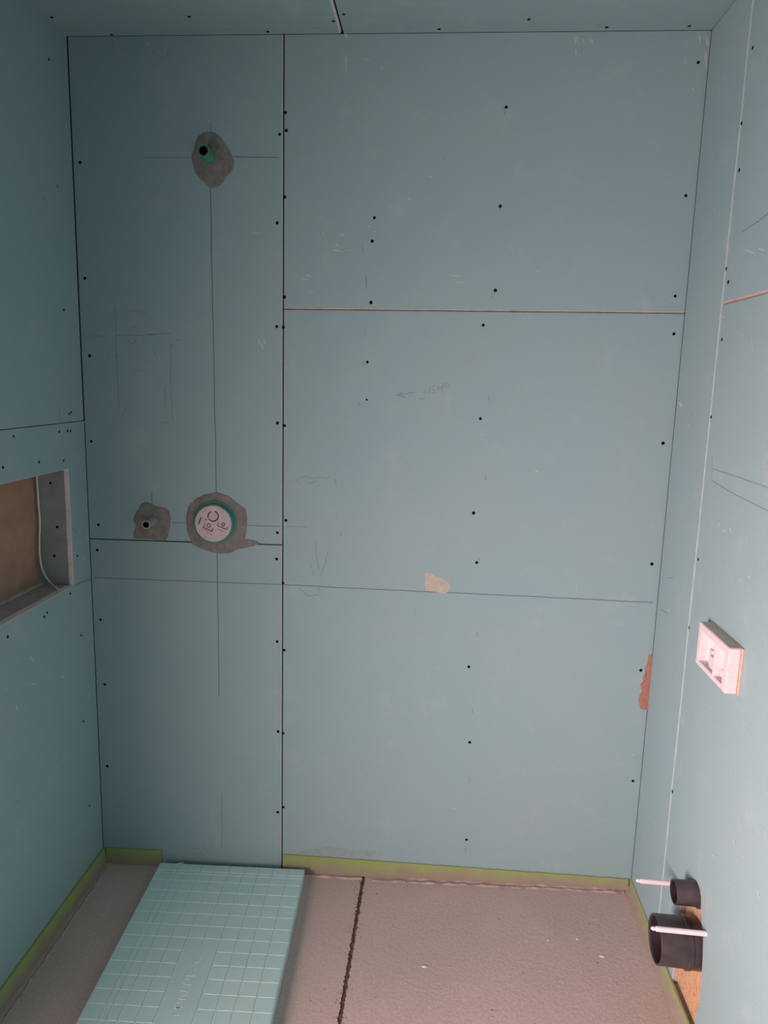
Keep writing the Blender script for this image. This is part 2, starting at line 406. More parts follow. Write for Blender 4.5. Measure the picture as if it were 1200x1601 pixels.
boxes('niche_sill_edge', SL, [(nu, NU1, T, T+.0065, -.0125, -.0004)], M_core, wl)
# mortar bedding line at the back of the sill
vs = []; fs = []
K = 50
for k in range(K+1):
    u = nu + (NU1-nu)*k/K; w = .012+.006*noise.noise(Vector((u*40, 0, 0))); h = .006+.003*noise.noise(Vector((u*55, 3, 0)))
    vs += [SL.p(u, ND-w, .0002), SL.p(u, ND-w*.6, h*.8), SL.p(u, ND-.0005, h)]
for k in range(K):
    for j in range(2): fs.append([k*3+j, k*3+j+1, k*3+4+j, k*3+3+j])
mesh('mortar_bead', vs, fs, M_sill, wl, recalc=False)
# cable hanging in the niche corner
def nhit(x, y, dep):                                  # on a plane just in front of the niche end
    u, v = NS.px(x, y, dep); return NS.p(u, v, dep)
cpts = [nhit(57,738,.006), nhit(59.5,780,.008), nhit(62,815,.009), nhit(61.5,845,.012), nhit(62,868,.016), nhit(66,890,.02), nhit(76,908,.024)]
sx_, sy_ = SL.px(90, 921.5, .003); cpts.append(SL.p(sx_, sy_, .003))
cb = tube('electric_cable', [Vector(p) for p in cpts], .0027, M_white)
tag(cb, 'thin white cable hanging down the corner of the left wall niche onto its sill', 'cable')

# ------------------------------------------------------------------ wall_right
wr = structure(boxes('wall_right', RIGHT, [(-.1, 3.0, -.05, H+.05, -.14, -.0305)], M_dark))
SU = .271
zR0 = RIGHT.px(1134, 474); zR1 = RIGHT.px(1200, 455)
slope = (zR1[1]-zR0[1])/(zR1[0]-zR0[0]); zr = lambda u: zR0[1]+slope*(u-zR0[0])
Rt = []
strip_poly = [(0.002, .001)] + [(SU+.0035*noise.noise(Vector((k*.9, 2, 0))), .001+k*(H-.003)/16) for k in range(17)] + [(0.002, H-.002)]
o = slab('plasterboard_strip', RIGHT, strip_poly, -T, .0022, [M_board, simple('pale_board_edge', (.35,.49,.50), .8, .1)], wr, .0019)  # strip's chamfer is coloured paler than its face
Rt.append(((0, SU+.005, 0, H), o))
o = slab('plasterboard_panel', RIGHT, [(SU+.0015, zr(SU)+.0008), (2.9, zr(SU)+.0008), (2.9, H-.002), (SU+.0015, H-.002)], -T, 0, BP, wr, .0048); Rt.append(((SU, 2.9, zr(SU), H), o))
hole = pxp(RIGHT, [(1052,1524),(1052.5,1508),(1056,1475),(1060,1440),(1063,1415),(1064,1392),(1067,1380),(1074,1374.5),(1082,1375),(1089,1380),(1093,1391),(1094.7,1402),(1094.5,1419),(1096,1443),(1098,1466),
    (1097,1500),(1095,1538),(1091,1570),(1084,1601),(1078,1628)])
ue = hole[-1][0]
hole = [(hole[0][0], .001)] + hole[1:-1] + [(ue+.01, .001)]
low = [(SU+.0015, .001)] + hole + [(2.9, .001), (2.9, zr(SU)-.0008), (SU+.0015, zr(SU)-.0008)]
o = slab('plasterboard_panel', RIGHT, low, -T, 0, [M_board, M_corepink], wr, .0028); Rt.append(((SU, 2.9, 0, zr(SU)), o))
for ob, nz in ((Rt[1][1], 1), (Rt[2][1], 1)):
    for p in ob.data.polygons:
        cz = p.center.z + WORLD[ob.name].z
        if p.material_index == 1 and abs(p.normal.z) < .3 and (ob is Rt[1][1] or cz > .6): p.material_index = 0
slab('mortar_fill', RIGHT, rough(rect(hole[0][0]+.004, 1.3, .0005, .036), .0012, .02), -T+.0003, -.0006, [M_patch, M_patch], wr, .002)
osb = slab('osb_panel', RIGHT, rect(SU+.02, .95, -.009, .62), -.030, -T-.0005, [M_osb, M_osb], wr, .0005)
screws(RIGHT, [(1176,75),(1158.7,192.7),(1155,266),(1134,420.7),(1138,441),(1128,531),(1111,652),(1090,839),(1091,874.6),(1076,981),(1070.7,1025.8),
   (1052,1189),(1050.7,1237.8),(1040,1312)], Rt, d=.0005, scale=.95)

# ------------------------------------------------------------------ ceiling, front wall
ce = structure(boxes('ceiling', CEIL, [(-.3, W+.1, -.05, 3.0, -.12, -T-.0005)], M_dark))
c0 = CEIL.px(535, 51); c1 = CEIL.px(521, 0); cs = (c1[0]-c0[0])/(c1[1]-c0[1]); ux = lambda v: c0[0]+cs*v
Cl = []
o = slab('plasterboard_panel', CEIL, [(-.24, .0004), (ux(0)-.003, .0004), (ux(2.9)-.003, 2.9), (-.24, 2.9)], -T, 0, BM, ce, [.0004, .0045, .0004, .0004]); Cl.append(((-1, ux(.2), 0, 3), o))
o = slab('plasterboard_panel', CEIL, [(ux(0)+.0035, .0004), (W+.03, .0004), (W-.19, 2.9), (ux(2.9)+.0035, 2.9)][:4], -T, 0, [M_board, M_board], ce, .0005); Cl.append(((ux(.2), 2, 0, 3), o))
screws(CEIL, [(81,27),(295.5,26),(418.5,49.5),(174,54),(537,22.5),(521,33),(686,45.5),(826.5,30.3),(948,42.7),(1077,40.7)], Cl)
wf = structure(boxes('wall_front', FRONT, [(-.35, W+.15, -.05, H+.05, -.1, -T-.0005)], M_dark))
for a, b in ((-.215, .60), (.604, W-.185)): slab('plasterboard_panel', FRONT, rect(a, b, .001, H-.002), -T, 0, BM, wf, .001)

# ------------------------------------------------------------------ floor: two screed bays and the ragged joint between them
fl = structure(boxes('floor', FLOOR, [(-.35, W+.05, -.05, 3.0, -.08, -.012)], M_joint))
k0 = FLOOR.px(568, 1371); k1 = FLOOR.px(530, 1601); ks = (k1[0]-k0[0])/(k1[1]-k0[1])
def jag(side, seed):
    out = []; v = 0.0
    while v < 2.9:
        c = k0[0]+ks*(v-k0[1]); w = .0042+.0045*noise.noise(Vector((v*60, seed, 0)))+.005*noise.noise(Vector((v*190, seed, 5)))
        out.append((c+side*max(.001, w), v)); v += .004
    return out
jl, jr = jag(-1, 1), jag(1, 9)
slab('screed_bay', FLOOR, [(-.225, 2.9), (-.0, 0)] + jl, -.012, 0, [M_screed, M_joint], fl, .0012)
slab('screed_bay', FLOOR, [(W+.0122, 0), (W-.1708, 2.9)] + jr[::-1], -.012, .0008, [M_screed, M_joint], fl, .0012)
vs = []; fs = []; v = 0.0; k = 0
while v < 2.9:
    c = k0[0]+ks*(v-k0[1])
    vs += [FLOOR.p(c+x, v, z+.0022*noise.noise(Vector((v*90, x*300, 2)))) for x, z in ((-.014, -.006), (-.006, -.0035), (0, -.0028), (.006, -.0035), (.014, -.006))]
    if k: fs += [[k*5-5+j, k*5-4+j, k*5+1+j, k*5+j] for j in range(4)]
    k += 1; v += .005
mesh('joint_filler', vs, fs, M_joint, fl, recalc=False)
vs = []; fs = []                                    # loose dirt beside the joint, too small to pick apart
for k in range(170):
    v = random.uniform(.0, .62); c = k0[0]+ks*(v-k0[1])+random.gauss(0, .011); r = random.uniform(.0006, .0019); b = len(vs)
    for a in range(5): vs.append(FLOOR.p(c+r*math.cos(a*1.257+k), v+r*math.sin(a*1.257+k), .0007))
    vs.append(FLOOR.p(c, v, .0008+r*.9)); fs += [[b+a, b+(a+1) % 5, b+5] for a in range(5)]
mesh('loose_dirt', vs, fs, M_joint, fl, recalc=False)['kind'] = 'stuff'
def bead(name, a, b, w, h, m, seed, par):
    """a lumpy crust of mortar along the floor from a to b"""
    A, B = Vector(a), Vector(b); L = (B-A).length; t = (B-A)/L; nn = Vector((-t.y, t.x)); n = int(L/.007); vs = []; fs = []
    for k in range(n+1):
        q = A+t*(L*k/n); o_ = noise.noise(Vector((k*.13, seed, 0)))*.004; ww = w*(1+.55*noise.noise(Vector((k*.31, seed, 2)))); hh = h*max(.12, .7+1.1*noise.noise(Vector((k*.21, seed, 4))))
        for s, z in ((-1, 0), (-.5, .75), (0, 1), (.55, .6), (1, 0)):
            p = q+nn*(o_+ww*s); vs.append(FLOOR.p(p.x, p.y, z*hh+.0004+(.0012 if p.x > k0[0]+ks*p.y else 0)))
    for k in range(n):
        for j in range(4): fs.append([k*5+j, k*5+j+1, k*5+6+j, k*5+5+j])
    return mesh(name, vs, fs, m, par, recalc=False)
bead('mortar_crust', (.89, .028), (1.69, .020), .007, .005, M_ridge, 3, fl)
bead('mortar_crust', FLOOR.px(640, 1374), FLOOR.px(960, 1392), .006, .006, M_ridge, 13, fl)
bead('mortar_crust', FLOOR.px(1000,1440), (FLOOR.px(1060,1601)[0]-.035, 1.1), .0035, .004, M_ridge, 5, fl)
bead('mortar_crust', (.024, .03), (-.04, 1.0), .004, .004, M_ridge, 7, fl)
bead('mortar_crust', (.62, .02), (.86, .02), .007, .004, M_screed, 11, fl)
for (x, y, s) in ((663,1512,.006), (941,1496,.006), (902,1469,.003), (856,1471,.002)):
    u, v = FLOOR.px(x, y); pts = [(u+s*(1+.3*random.random())*math.cos(t)*1.3, v+s*.55*(1+.3*random.random())*math.sin(t)) for t in [k*math.pi/4 for k in range(8)]]
    o = blob('plaster_crumb', FLOOR, pts, M_foamw, None, .002, .0, .002, 3)
    tag(o, {663:'white plaster crumb on the screed just right of the ragged joint', 941:'white plaster crumb on the screed closest to the black drain pipe',
        902:'small white plaster speck on the screed left of the crumb by the drain', 856:'tiniest white plaster speck in the middle of the right screed bay'}[x], 'crumb')

# ------------------------------------------------------------------ perimeter foam strips
def pstrip(pl, u0, u1, h0, h1, th, label, seed, thb=None):
    n = max(4, int((u1-u0)/.018)); vs = []; fs = []
    for k in range(n+1):
        t = k/n; u = u0+(u1-u0)*t; h = h0+(h1-h0)*t + .0018*noise.noise(Vector((u*30, seed, 0)))
        o_ = .0015*noise.noise(Vector((u*12, seed, 3))); bt = thb if thb else th*1.6
        bt *= 1+.25*noise.noise(Vector((u*25, seed, 8)))
        prof = ((.0004, .0014), (bt+o_, .0014), (th*1.25+o_, h*.35), (th+o_, h*.8), (th*.8+o_, h), (.0004, h))
        vs += [pl.p(u, z, d) for d, z in prof]
    m = 6
    for k in range(n):
        for j in range(m): jj = (j+1) % m; fs.append([k*m+j, k*m+jj, (k+1)*m+jj, (k+1)*m+j])
    fs += [list(range(m)), list(range(n*m, n*m+m))]
    o = mesh('edge_strip', vs, fs, M_strip, None, smooth=True)
    md = o.modifiers.new('edges', 'EDGE_SPLIT'); md.split_angle = math.radians(40)
    tag(o, label, 'foam strip', 'perimeter strips round the screed'); return o
pstrip(BACK, .012, .198, .052, .054, .007, 'short green foam strip at the foot of the back wall, left of the foam board', 1)
pstrip(BACK, .6, W-.012, .062, .038, .007, 'long dirty green foam strip along the back wall, right of the foam board', 2)
pstrip(LEFT, .001, 1.4, .052, .052, .009, 'green foam strip along the foot of the left wall', 3)
pstrip(RIGHT, .001, 1.3, .040, .044, .007, 'mortar-smeared green foam strip along the foot of the right wall under the pipes', 4, .020)

# ------------------------------------------------------------------ green foam insulation board with scored grid
XO, XA, XB, XT = Vector((.2035, -.040)), Vector((.471, .004)), Vector((-.036, -1)), .035
def xp(s, t, z): p = XO + XA*(s/.471) + XB*t; return Vector((p.x, p.y, z))
def xst(x, y):                                       # picture point on the board's top, as (s, t)
    u, v = FLOOR.px(x, y, XT); d = Vector((u, -v))-XO; t = 0
    for _ in range(3): s = (d-XB*t).x/XA.x*.471; t = -(d.y - XA.y*s/.471)
    return s, t
xb = thing('insulation_board', (*((XO+XA*.5+XB*.6)), .0015), 'pale green rigid foam board with scored grid, lying on the screed by the back wall', 'foam board')
GS = [.0520, .0640+.012, .1040+.0215, .1515+.0215, .1990+.0215, .2465+.0215, .294+.0215, .3415+.0215, .389+.0215, .4365+.0205]
GS = [.050, .068, .096, .140, .185, .2325, .280, .327, .372, .421]
GT = [.036, .049] + [.083+.0475*k for k in range(24)]
b_s0, b_t0 = xst(289, 1478); b_s1, _ = xst(338, 1482)
near = lambda a, L: min(L, key=lambda g: abs(g-a))
gb0, gb1 = near(b_s0, GS), near(b_s1, GS)
def coords(G, L, w=.0013):
    c = {0.0, L}
    for g in G: c |= {g-w, g, g+w}
    return sorted(c)
LS, LT = .471, 1.25
CS, CT = coords(GS+[gb0, gb1], LS), coords(GT, LT)
CS = sorted(set([.004, LS-.004] + CS)); CT = sorted(set([.004, LT-.004] + CT))
vs = []; fs = []; ns, ntt = len(CS), len(CT)
for t in CT:
    for s in CS:
        inb = gb0+.0005 < s < gb1-.0005 and t > b_t0
        dz = 0
        if any(abs(s-g) < 1e-6 for g in GS) and not inb: dz = -.0016
        if any(abs(t-g) < 1e-6 for g in GT) and not inb: dz = -.0016
        es = (.0012 if s in (0, LS) or t in (0, LT) else 0) 
        jx = (.0012*noise.noise(Vector((s*40, t*25, 0))) if dz else 0); je = .0015*noise.noise(Vector((t*22, 4, s))) if s in (0, LS) else 0
        jt = .0012*noise.noise(Vector((s*22, 4, t))) if t == 0 else 0
        vs.append(xp(s+jx+je, t+jt, XT+dz-es))
for j in range(ntt-1):
    for i in range(ns-1): fs.append([j*ns+i, j*ns+i+1, (j+1)*ns+i+1, (j+1)*ns+i])
nb = len(vs)
loop = [i for i in range(ns)] + [j*ns+ns-1 for j in range(1, ntt)] + [(ntt-1)*ns+i for i in range(ns-2, -1, -1)] + [j*ns for j in range(ntt-2, 0, -1)]
for q in loop: v = vs[q]; vs.append(Vector((v.x, v.y, .0016)))
for k in range(len(loop)): kk = (k+1) % len(loop); fs.append([loop[k], loop[kk], nb+kk, nb+k])
fs.append([nb+k for k in range(len(loop))])
mesh('board_body', vs, fs, M_xps, xb)
# pale burr beside the scored lines, its lit side put into the colour
def top_strokes(name, segs, w, z, m):
    v2 = []; f2 = []
    class TP: 
        p = staticmethod(lambda s, t, d: xp(s, t, XT+d))
    for L in segs:
        v, f = ribbon_geo(TP, L, w, z); k = len(v2); v2 += v; f2 += [[k+a for a in g] for g in f]
    return mesh(name, v2, f2, m, xb, recalc=False)
segs = []
def wob(a, b, seed):
    n = 14; return [(a[0]+(b[0]-a[0])*k/n+.0007*noise.noise(Vector((k*.8, seed, 0))), a[1]+(b[1]-a[1])*k/n+.0007*noise.noise(Vector((k*.8, seed, 9)))) for k in range(n+1)]
for i, g in enumerate(GS):
    end = b_t0 if gb0 < g < gb1 else LT-.01
    segs.append(wob((g+.002, .012), (g+.002, end), i))
for i, g in enumerate(GT):
    if g < b_t0: segs.append(wob((.004, g-.0022), (LS-.006, g-.0022), 40+i))
    else: segs.append(wob((.004, g-.0022), (gb0, g-.0022), 80+i)); segs.append(wob((gb1, g-.0022), (LS-.006, g-.0022), 120+i))
bo = top_strokes('lit_scored_edges', segs, .0021, .0004, M_xpsl)
Z = lambda pts: [xst(262+x/13.23, 1480+y/13.23) for x, y in pts]
let = [[(130,1275),(110,1295),(90,1395),(85,1440)],[(90,1400),(130,1415),(240,1415),(275,1310)],[(130,1272),(200,1275),(250,1275)],
 [(250,1150),(185,1170),(155,1215),(165,1255),(200,1277),(255,1272),(305,1240),(315,1190)],
 [(220,1075),(360,1090)],[(245,1058),(400,985)],[(262,908),(330,915),(405,932)],[(400,985),(440,925),(470,885),(470,840)],
 [(310,765),(400,775),(500,792)],[(350,730),(355,685),(375,668),(440,680),(440,715)],[(380,600),(480,605),(555,606),(595,500)],[(480,560),(495,500)],
 [(530,492),(595,465),(622,430)],[(560,335),(640,325),(690,270),(705,215)],[(600,150),(630,140)],[(700,215),(705,150),(745,98)]]
top_strokes('embossed_letters', [Z(l) for l in let], .0029, .0009, M_xpsl)  # same foam painted brighter, as if the embossing caught light
for x, y, s in ((348,1477,0),(317,1538,0)): pass
top_strokes('foam_nicks', [[xst(333.5,1494),xst(335,1492)],[xst(316,1539),xst(319,1536.5)],[xst(298,1586),xst(301,1583)],[xst(283,1492),xst(287,1489)],[xst(269,1535),xst(272,1534)],[xst(249,1583),xst(251,1579)],[xst(251,1451),xst(254,1450)],[xst(275,1353),xst(279,1350),xst(286,1349)]], .004, .001, simple('white_foam_nick', (.66,.80,.76), .6))['kind'] = 'stuff'

# ------------------------------------------------------------------ pencil marks and scuffs on the boards
bk = lambda *p: list(p)
P = strokes('pencil_line', BACK, [[(148,903),(300,909),(441,914)]], .0024, M_pencil, wb, jit=.0005)
strokes('pencil_line', BACK, [[(443,914),(560,920),(800,931),(1020,942)]], .0028, M_pencil, wb, jit=.0006)
strokes('pencil_line', BACK, [[(329,285),(331,420),(334,560),(337,700),(338,785)]], .0030, M_pencil, wb, jit=.0008)
strokes('pencil_line', BACK, [[(339,862),(341,960),(342,1088)]], .0026, M_pencil, wb, jit=.0008)
strokes('pencil_line', BACK, [[(362,245),(436,246.5)]], .0024, M_pencil, wb, jit=.0005)
strokes('pencil_line', BACK, [[(224,246),(300,246)],[(329,192),(329.5,215)],[(347,1240),(346,1325)]], .0022, M_faint, wb, jit=.0005)
strokes('pencil_line', BACK, [[(268,817),(290,818)],[(378,821),(437,823)],[(237,770),(237.5,795)]], .0022, M_pencil, wb, jit=.0004)
strokes('pencil_line', BACK, [[(240,845),(240,853)],[(446,823),(480,824)],[(180,480),(181,520),(184,600),(186,640)],[(182,524),(225,524),(269,521)],[(267,540),(266,600),(270,660)],[(142,525),(163,526)],[(252,661),(270,660)],[(258,606),(257,634)]], .0020, M_faint, wb, jit=.0006)
mk = []
for x, y, h, w in ((570,515,10,0),(567,562,9,-1),(572,430,22,0),(764,618,9,0),(758,742,9,1),(745,988,8,0),(738,1108,8,0),(733,1214,9,0),(728,1326,8,-1),(748,872,7,1),(693,246,4,3),(533,832,7,0),(565,383,9,2),
                (768,455,10,2),(787,168,12,2),(780,322,9,2),(176,66,14,-1),(262,80,10,0),(648,950,12,0)):
    mk.append([(x, y), (x+w, y+h)])
strokes('pencil_tick', BACK, mk, .0022, M_faint, wb)
# "125x80" with its arrow
W1 = [[(664,607),(663,616)],[(669,605),(671,604),(672,607),(669,615),(673,614)],[(681,603),(676,604),(676,609),(680,609),(680,613),(675,614)],
      [(683,604),(687,610)],[(687,604),(683,610)],[(693,601),(690,604),(693,606),(691,610),(688,609),(690,605),(695,603),(693,601)],[(698,599),(696,605),(698,607),(702,603),(701,599),(698,599)]]
strokes('pencil_writing', BACK, W1, .0016, M_faint, wb)
strokes('pencil_writing', BACK, [[(649,613),(632,616),(620,618)],[(630,613),(620,618),(632,621)],[(655,624),(664,623)]], .0015, M_pencil, wb)
sc8 = lambda pts: [(140+x/7.5, 470+y/7.5) for x, y in pts]
W2 = [sc8(q) for q in ([(470,130),(500,115),(550,120),(545,170)],[(580,110),(575,150),(600,165),(640,150),(635,110)],[(455,210),(440,240)],[(465,350),(500,345),(480,320),(540,315),(555,335)],
   [(445,430),(450,480),(490,505),(540,480),(540,430)],[(475,460),(505,450)],[(700,400),(755,400)],[(925,500),(985,530),(940,540)],[(1000,480),(1030,460),(1080,455)],[(215,625),(220,660),(245,655),(240,620)],[(300,630),(310,670),(340,640)],
   [(435,1240),(385,1365)],[(490,800),(520,830),(590,815)],[(760,590),(770,650)],[(330,720),(370,760)],[(880,1100),(900,1160)])]
strokes('pencil_writing', BACK, W2, .0018, M_faint, wb)
strokes('pencil_writing', BACK, [[(493,845),(494,868),(499,892)],[(512,862),(508,882),(499,903)],[(485,880),(490,900)],[(468,757),(462,750),(475,745),(490,748),(500,746),(512,749),(514,744)],[(482,757),(495,752)],[(523,748),(526,760)],[(466,918),(480,932),(496,930),(500,919)],[(560,628),(562,634)]], .0016, M_faint, wb)
# left wall
strokes('pencil_line', LEFT, [[(117,915),(136,907.5),(147,903)]], .0026, M_pencil, wl)
strokes('pencil_tick', LEFT, [[(93,640),(93,658)],[(105,668),(107,675)],[(98,1183),(93,1188)],[(30,1250),(25,1257)],[(114,825),(120,833)],[(66,308),(70,313)],[(88,289),(91,294)],[(150,990),(150,996)],[(157,1140),(156,1146)]], .0026, M_faint, wl)
# right wall
strokes('pencil_line', RIGHT, [[(1112.8,713),(1112,752)],[(1114,733),(1160,748.5),(1200,762.5)],[(1113,752),(1152,775),(1200,799)]], .0024, M_faint, wr, jit=.0004)
strokes('pencil_tick', RIGHT, [([(1161,362),(1175,353),(1185,347),(1200,335)], .002),([(1044,904),(1053,903)], .002),([(1034,952),(1044,960)], .002)], .0024, M_faint, wr, d=.0028)
# ceiling
strokes('pencil_tick', CEIL, [[(350,45),(360,46)],[(490,44),(500,44)],[(634,42),(642,42)],[(779,41),(790,41)],[(928,38),(938,39)]], .0024, M_faint, ce)
# white scuffs
def scuff(pl, par, items, m=None, d=.0005, dd=0):
    vs = []; fs = []
    for (x, y, dx, dy, w) in items:
        a, b = pl.px(x-dx/2, y-dy/2, dd), pl.px(x+dx/2, y+dy/2, dd)
        q = [(a[0]+(b[0]-a[0])*t, a[1]+(b[1]-a[1])*t) for t in (0, .25, .5, .75, 1)]
        pw = [.25, .9, 1, .7, .2]; k = len(vs); T_ = Vector((b[0]-a[0], b[1]-a[1])); T_.normalize(); nn = Vector((-T_.y, T_.x))
        for (u, v), z in zip(q, pw):
            s = w*z*random.uniform(.7, 1.3)/2; vs += [pl.p(u-nn.x*s, v-nn.y*s, d), pl.p(u+nn.x*s, v+nn.y*s, d)]
        for i in range(4): fs.append([k+2*i, k+2*i+1, k+2*i+3, k+2*i+2])
    o = mesh('scuff_marks', vs, fs, m or M_scuff, par, recalc=False); o['kind'] = 'stuff'; return o
scuff(BACK, wb, [(541,56,5,6,.007),(541,94,1,16,.006),(541,108,1,10,.003),(574,93,6,2,.003),(597,106,2,7,.003),(899,62,2,12,.004),(902,63,1,14,.003),(912,64,2,10,.003),(921,62,1,10,.003),(925,65,1,10,.004),(900,82,1,10,.003),
  (1073,68,1,12,.003),(1093,60,1,20,.004),(1105,65,3,20,.007),(1103,95,2,34,.006),(1071,95,1,12,.002),(1076,141,7,3,.003),(1083,140,2,6,.003),(402,364,14,2,.003),(405,535,3,12,.004),(413,534,2,10,.004),(410,542,3,10,.005),
  (483,431,10,1.5,.005),(478,437,16,1,.003),(488,457,12,1,.002),(505,366,3,5,.003),(535,367,8,3,.004),(526,383,6,2,.003),(528,392,16,2,.003),(546,391,6,1,.002),(577,354,5,2,.003),(232,69,2,4,.004),(249,81,3,4,.003),(190,84,8,2,.002),(160,103,4,2,.003),
  (627,459,5,1,.002),(719,442,22,1.5,.002),(838,737,6,1,.003),(714,431,18,1,.002),(839,424,4,2,.003),(672,276,4,3,.003),(404,686,5,1,.002),(683,1045,8,1,.002),(990,1180,2,3,.004),(710,1264,8,1,.002),(515,1264,6,1,.002),(585,362,4,2,.002),(640,312,8,4,.002)])
scuff(LEFT, wl, [(50,1031,12,14,.004),(26,1107,4,14,.006),(51,1069,7,3,.004),(99,1059,5,3,.006),(10,1078,4,5,.003),(136,842,3,12,.006),(133,660,6,2,.004),(132,875,5,10,.004),(67,152,1,6,.003),(139,1000,2,12,.003)])
scuff(RIGHT, wr, [(1064,632,7,5,.012),(1077,650,1,8,.004),(1088,650,1,7,.003),(1077,665,2,5,.005),(1137,57,2,12,.003),(1114,137,1,22,.003),(1157,10,2,8,.003),(1045,955,3,5,.004),(1033,1018,2,3,.004),(1117,327,3,3,.003),(1104,618,2,6,.002)], dd=.0022, d=.0028)
scuff(RIGHT, wr, [(1124,820,3,9,.006),(1132,830,5,6,.005),(1142,830,4,10,.006),(1128,748,2,9,.005),(1172,393,18,6,.004),(1190,390,10,3,.005),(1188,345,8,4,.003),(1171,902,4,4,.004),(1147,1318,4,10,.005),(1139,1295,2,14,.002),(1161,1341,4,4,.003),(1115,1338,4,1,.003),(1185,1398,5,22,.006),(1158,908,4,3,.003),(1125,785,2,12,.003),(1176,540,3,30,.003),(1130,495,6,3,.003)])
# beige tape scrap, orange torn edge, mortar smears
Q = lambda pts: [(600+x/2.609, 860+y/2.609) for x, y in pts]
blob('tape_scrap', BACK, ragged(pxp(BACK, Q([(165,97),(178,90),(195,92),(208,107),(235,115),(252,124),(268,137),(273,150),(262,170),(250,178),(215,172),(170,165)])), .0008, .008), M_tape, wb, .0006)
blob('tape_scrap', BACK, pxp(BACK, Q([(112,92),(165,97),(165,100),(130,96)])), M_tape, wb, .0005)
blob('torn_paper_edge', BACK, ragged(pxp(BACK, Q([(1078,428),(1086,424),(1094,426),(1090,500),(1084,575),(1078,650),(1060,652),(1046,648),(1036,615),(1040,595),(1052,575),(1045,548),(1056,535),(1057,515),(1068,495),(1064,478),(1076,458)])), .0004, .008), M_torn, wb, .0008)
blob('mortar_smear', BACK, ragged(pxp(BACK, [(448,1332),(480,1330),(512,1322),(545,1328),(590,1331),(600,1337),(560,1340),(490,1337)]), .001, .012), simple('thin_mortar_smear', (.285,.395,.39), .95, .15, 60), wb, .0005)
blob('mortar_smear', BACK, ragged(pxp(BACK, [(285,1330),(300,1322),(325,1318),(345,1324),(342,1332),(320,1338),(290,1336)]), .001, .012), simple('thin_mortar_dust', (.29,.41,.41), .95, .1, 60), wb, .0004)
# ------------------------------------------------------------------ mortar patches round the shower fittings
def ring_poly(cx, cy, pts, z): return pxp(BACK, [(cx+x/z, cy+y/z) for x, y in pts])
pa = ring_poly(280, 180, [(500,255),(590,290),(660,360),(720,450),(790,550),(830,640),(860,720),(845,820),(810,900),(740,960),(700,1040),(620,1120),(540,1140),(460,1130),(390,1060),(310,980),(250,900),(225,800),(195,700),(195,610),(240,520),(250,420),(300,330),(380,270)], 10)
blob('mortar_patch', BACK, ragged(pa, .0008, .02), M_patch, wb, .0010, 0, .002, 7)
pb = ring_poly(200, 780, [(270,110),(360,60),(470,90),(560,140),(700,170),(800,200),(860,260),(885,400),(880,560),(850,680),(840,790),(790,870),(640,860),(400,840),(200,830),(115,810),(120,680),(170,560),(110,440),(150,300),(220,200)], 13.33)
blob('mortar_patch', BACK, ragged(pb, .0008, .02), M_patch, wb, .0010, 0, .002, 7)
sc = lambda pts: [(180+x/4.286, 740+y/4.286) for x, y in pts]
pc = pxp(BACK, sc([(600,140),(680,125),(760,150),(820,200),(875,240),(885,300),(880,380),(870,440),(865,475),(840,500),(810,515),(770,535),(710,540),(650,530),(590,510),(520,480),(500,440),(480,380),(472,300),(490,220),(540,170)]))
blob('mortar_patch', BACK, ragged(pc, .0008, .02), M_patch, wb, .0012, 0, .0010, 7)
blob('mortar_smear', BACK, ragged(pxp(BACK, sc([(830,445),(880,440),(930,450),(968,464),(960,472),(930,485),(880,498),(830,508),(800,500),(800,460)])), .0006, .01), M_patch, wb, .0011, 0, .0003, 4)
def stub(px_mouth, L, r, m, name, label, cat='pipe'):
    u, v = BACK.px(*px_mouth, L); base = BACK.p(u, v, 0)
    t = thing(name, base, label, cat, 'pipe stubs in the shower wall')
    lathe('pipe_body', BACK.p(u, v, .001), BACK.N, [(r*1.18, 0), (r*1.18, L*.25), (r*1.04, L*.3), (r*1.04, L*.62), (r, L*.66), (r, L), (r*.74, L), (r*.74, .006)], [m, M_blackin], t, 28, [0,0,0,0,0,0,1,1])
    return t
stub((318,235.5), .052, .0165, M_green, 'water_pipe', 'dark green pipe stub high on the back wall, for the shower head')
stub((228.3,820.5), .068, .0125, M_greypipe, 'water_pipe', 'grey pipe stub in a mortar patch left of the round capped mixer housing')
# valve housing
u, v = BACK.px(333, 819, .024); base = BACK.p(u, v, 0)
vh = thing('mixer_housing', base, 'round green mixer housing with a printed white cap, set in mortar on the back wall', 'valve housing')
lathe('housing', BACK.p(u, v, .0005), BACK.N, [(.068, 0), (.066, .005), (.0610, .007), (.0590, .021), (.057, .0225), (.056, .019)], [M_mixgreen], vh, 48, [0]*6)
cap = lathe('cap', BACK.p(u, v, .0185), BACK.N, [(.0555, 0), (.0555, .0048), (.0535, .006)], [M_cap], vh, 48)
CZ = lambda pts: [BACK.px(295+x/13.33, 775+y/13.33, .025) for x, y in pts]
def arc(cx, cy, r, a0, a1, n=10): return [(cx+r*math.cos(math.radians(a0+(a1-a0)*k/n)), cy+r*math.sin(math.radians(a0+(a1-a0)*k/n))) for k in range(n+1)]
ink = [(CZ(arc(508,428,105,-75,150)), .0038), (CZ(arc(500,428,100,160,255)), .0038), (CZ([(250,455),(205,590)]), .0038), (CZ([(342,495),(365,497)]), .004),
   (CZ([(335,580),(322,645)]), .0018), (CZ([(285,650),(480,745),(512,680)]), .0026), (CZ(arc(415,622,36,0,360)), .0024), (CZ([(480,700),(490,745)]), .0026),
   (CZ([(622,560),(600,628),(700,668),(790,705),(812,650)]), .0026), (CZ(arc(715,600,32,0,360)), .0026), (CZ([(760,690),(800,715)]), .0022),
   (CZ([(455,818),(485,828)]), .002)]
o = strokes('printed_symbols', BACK, ink, .001, M_ink, cap, d=.0249, px=False)
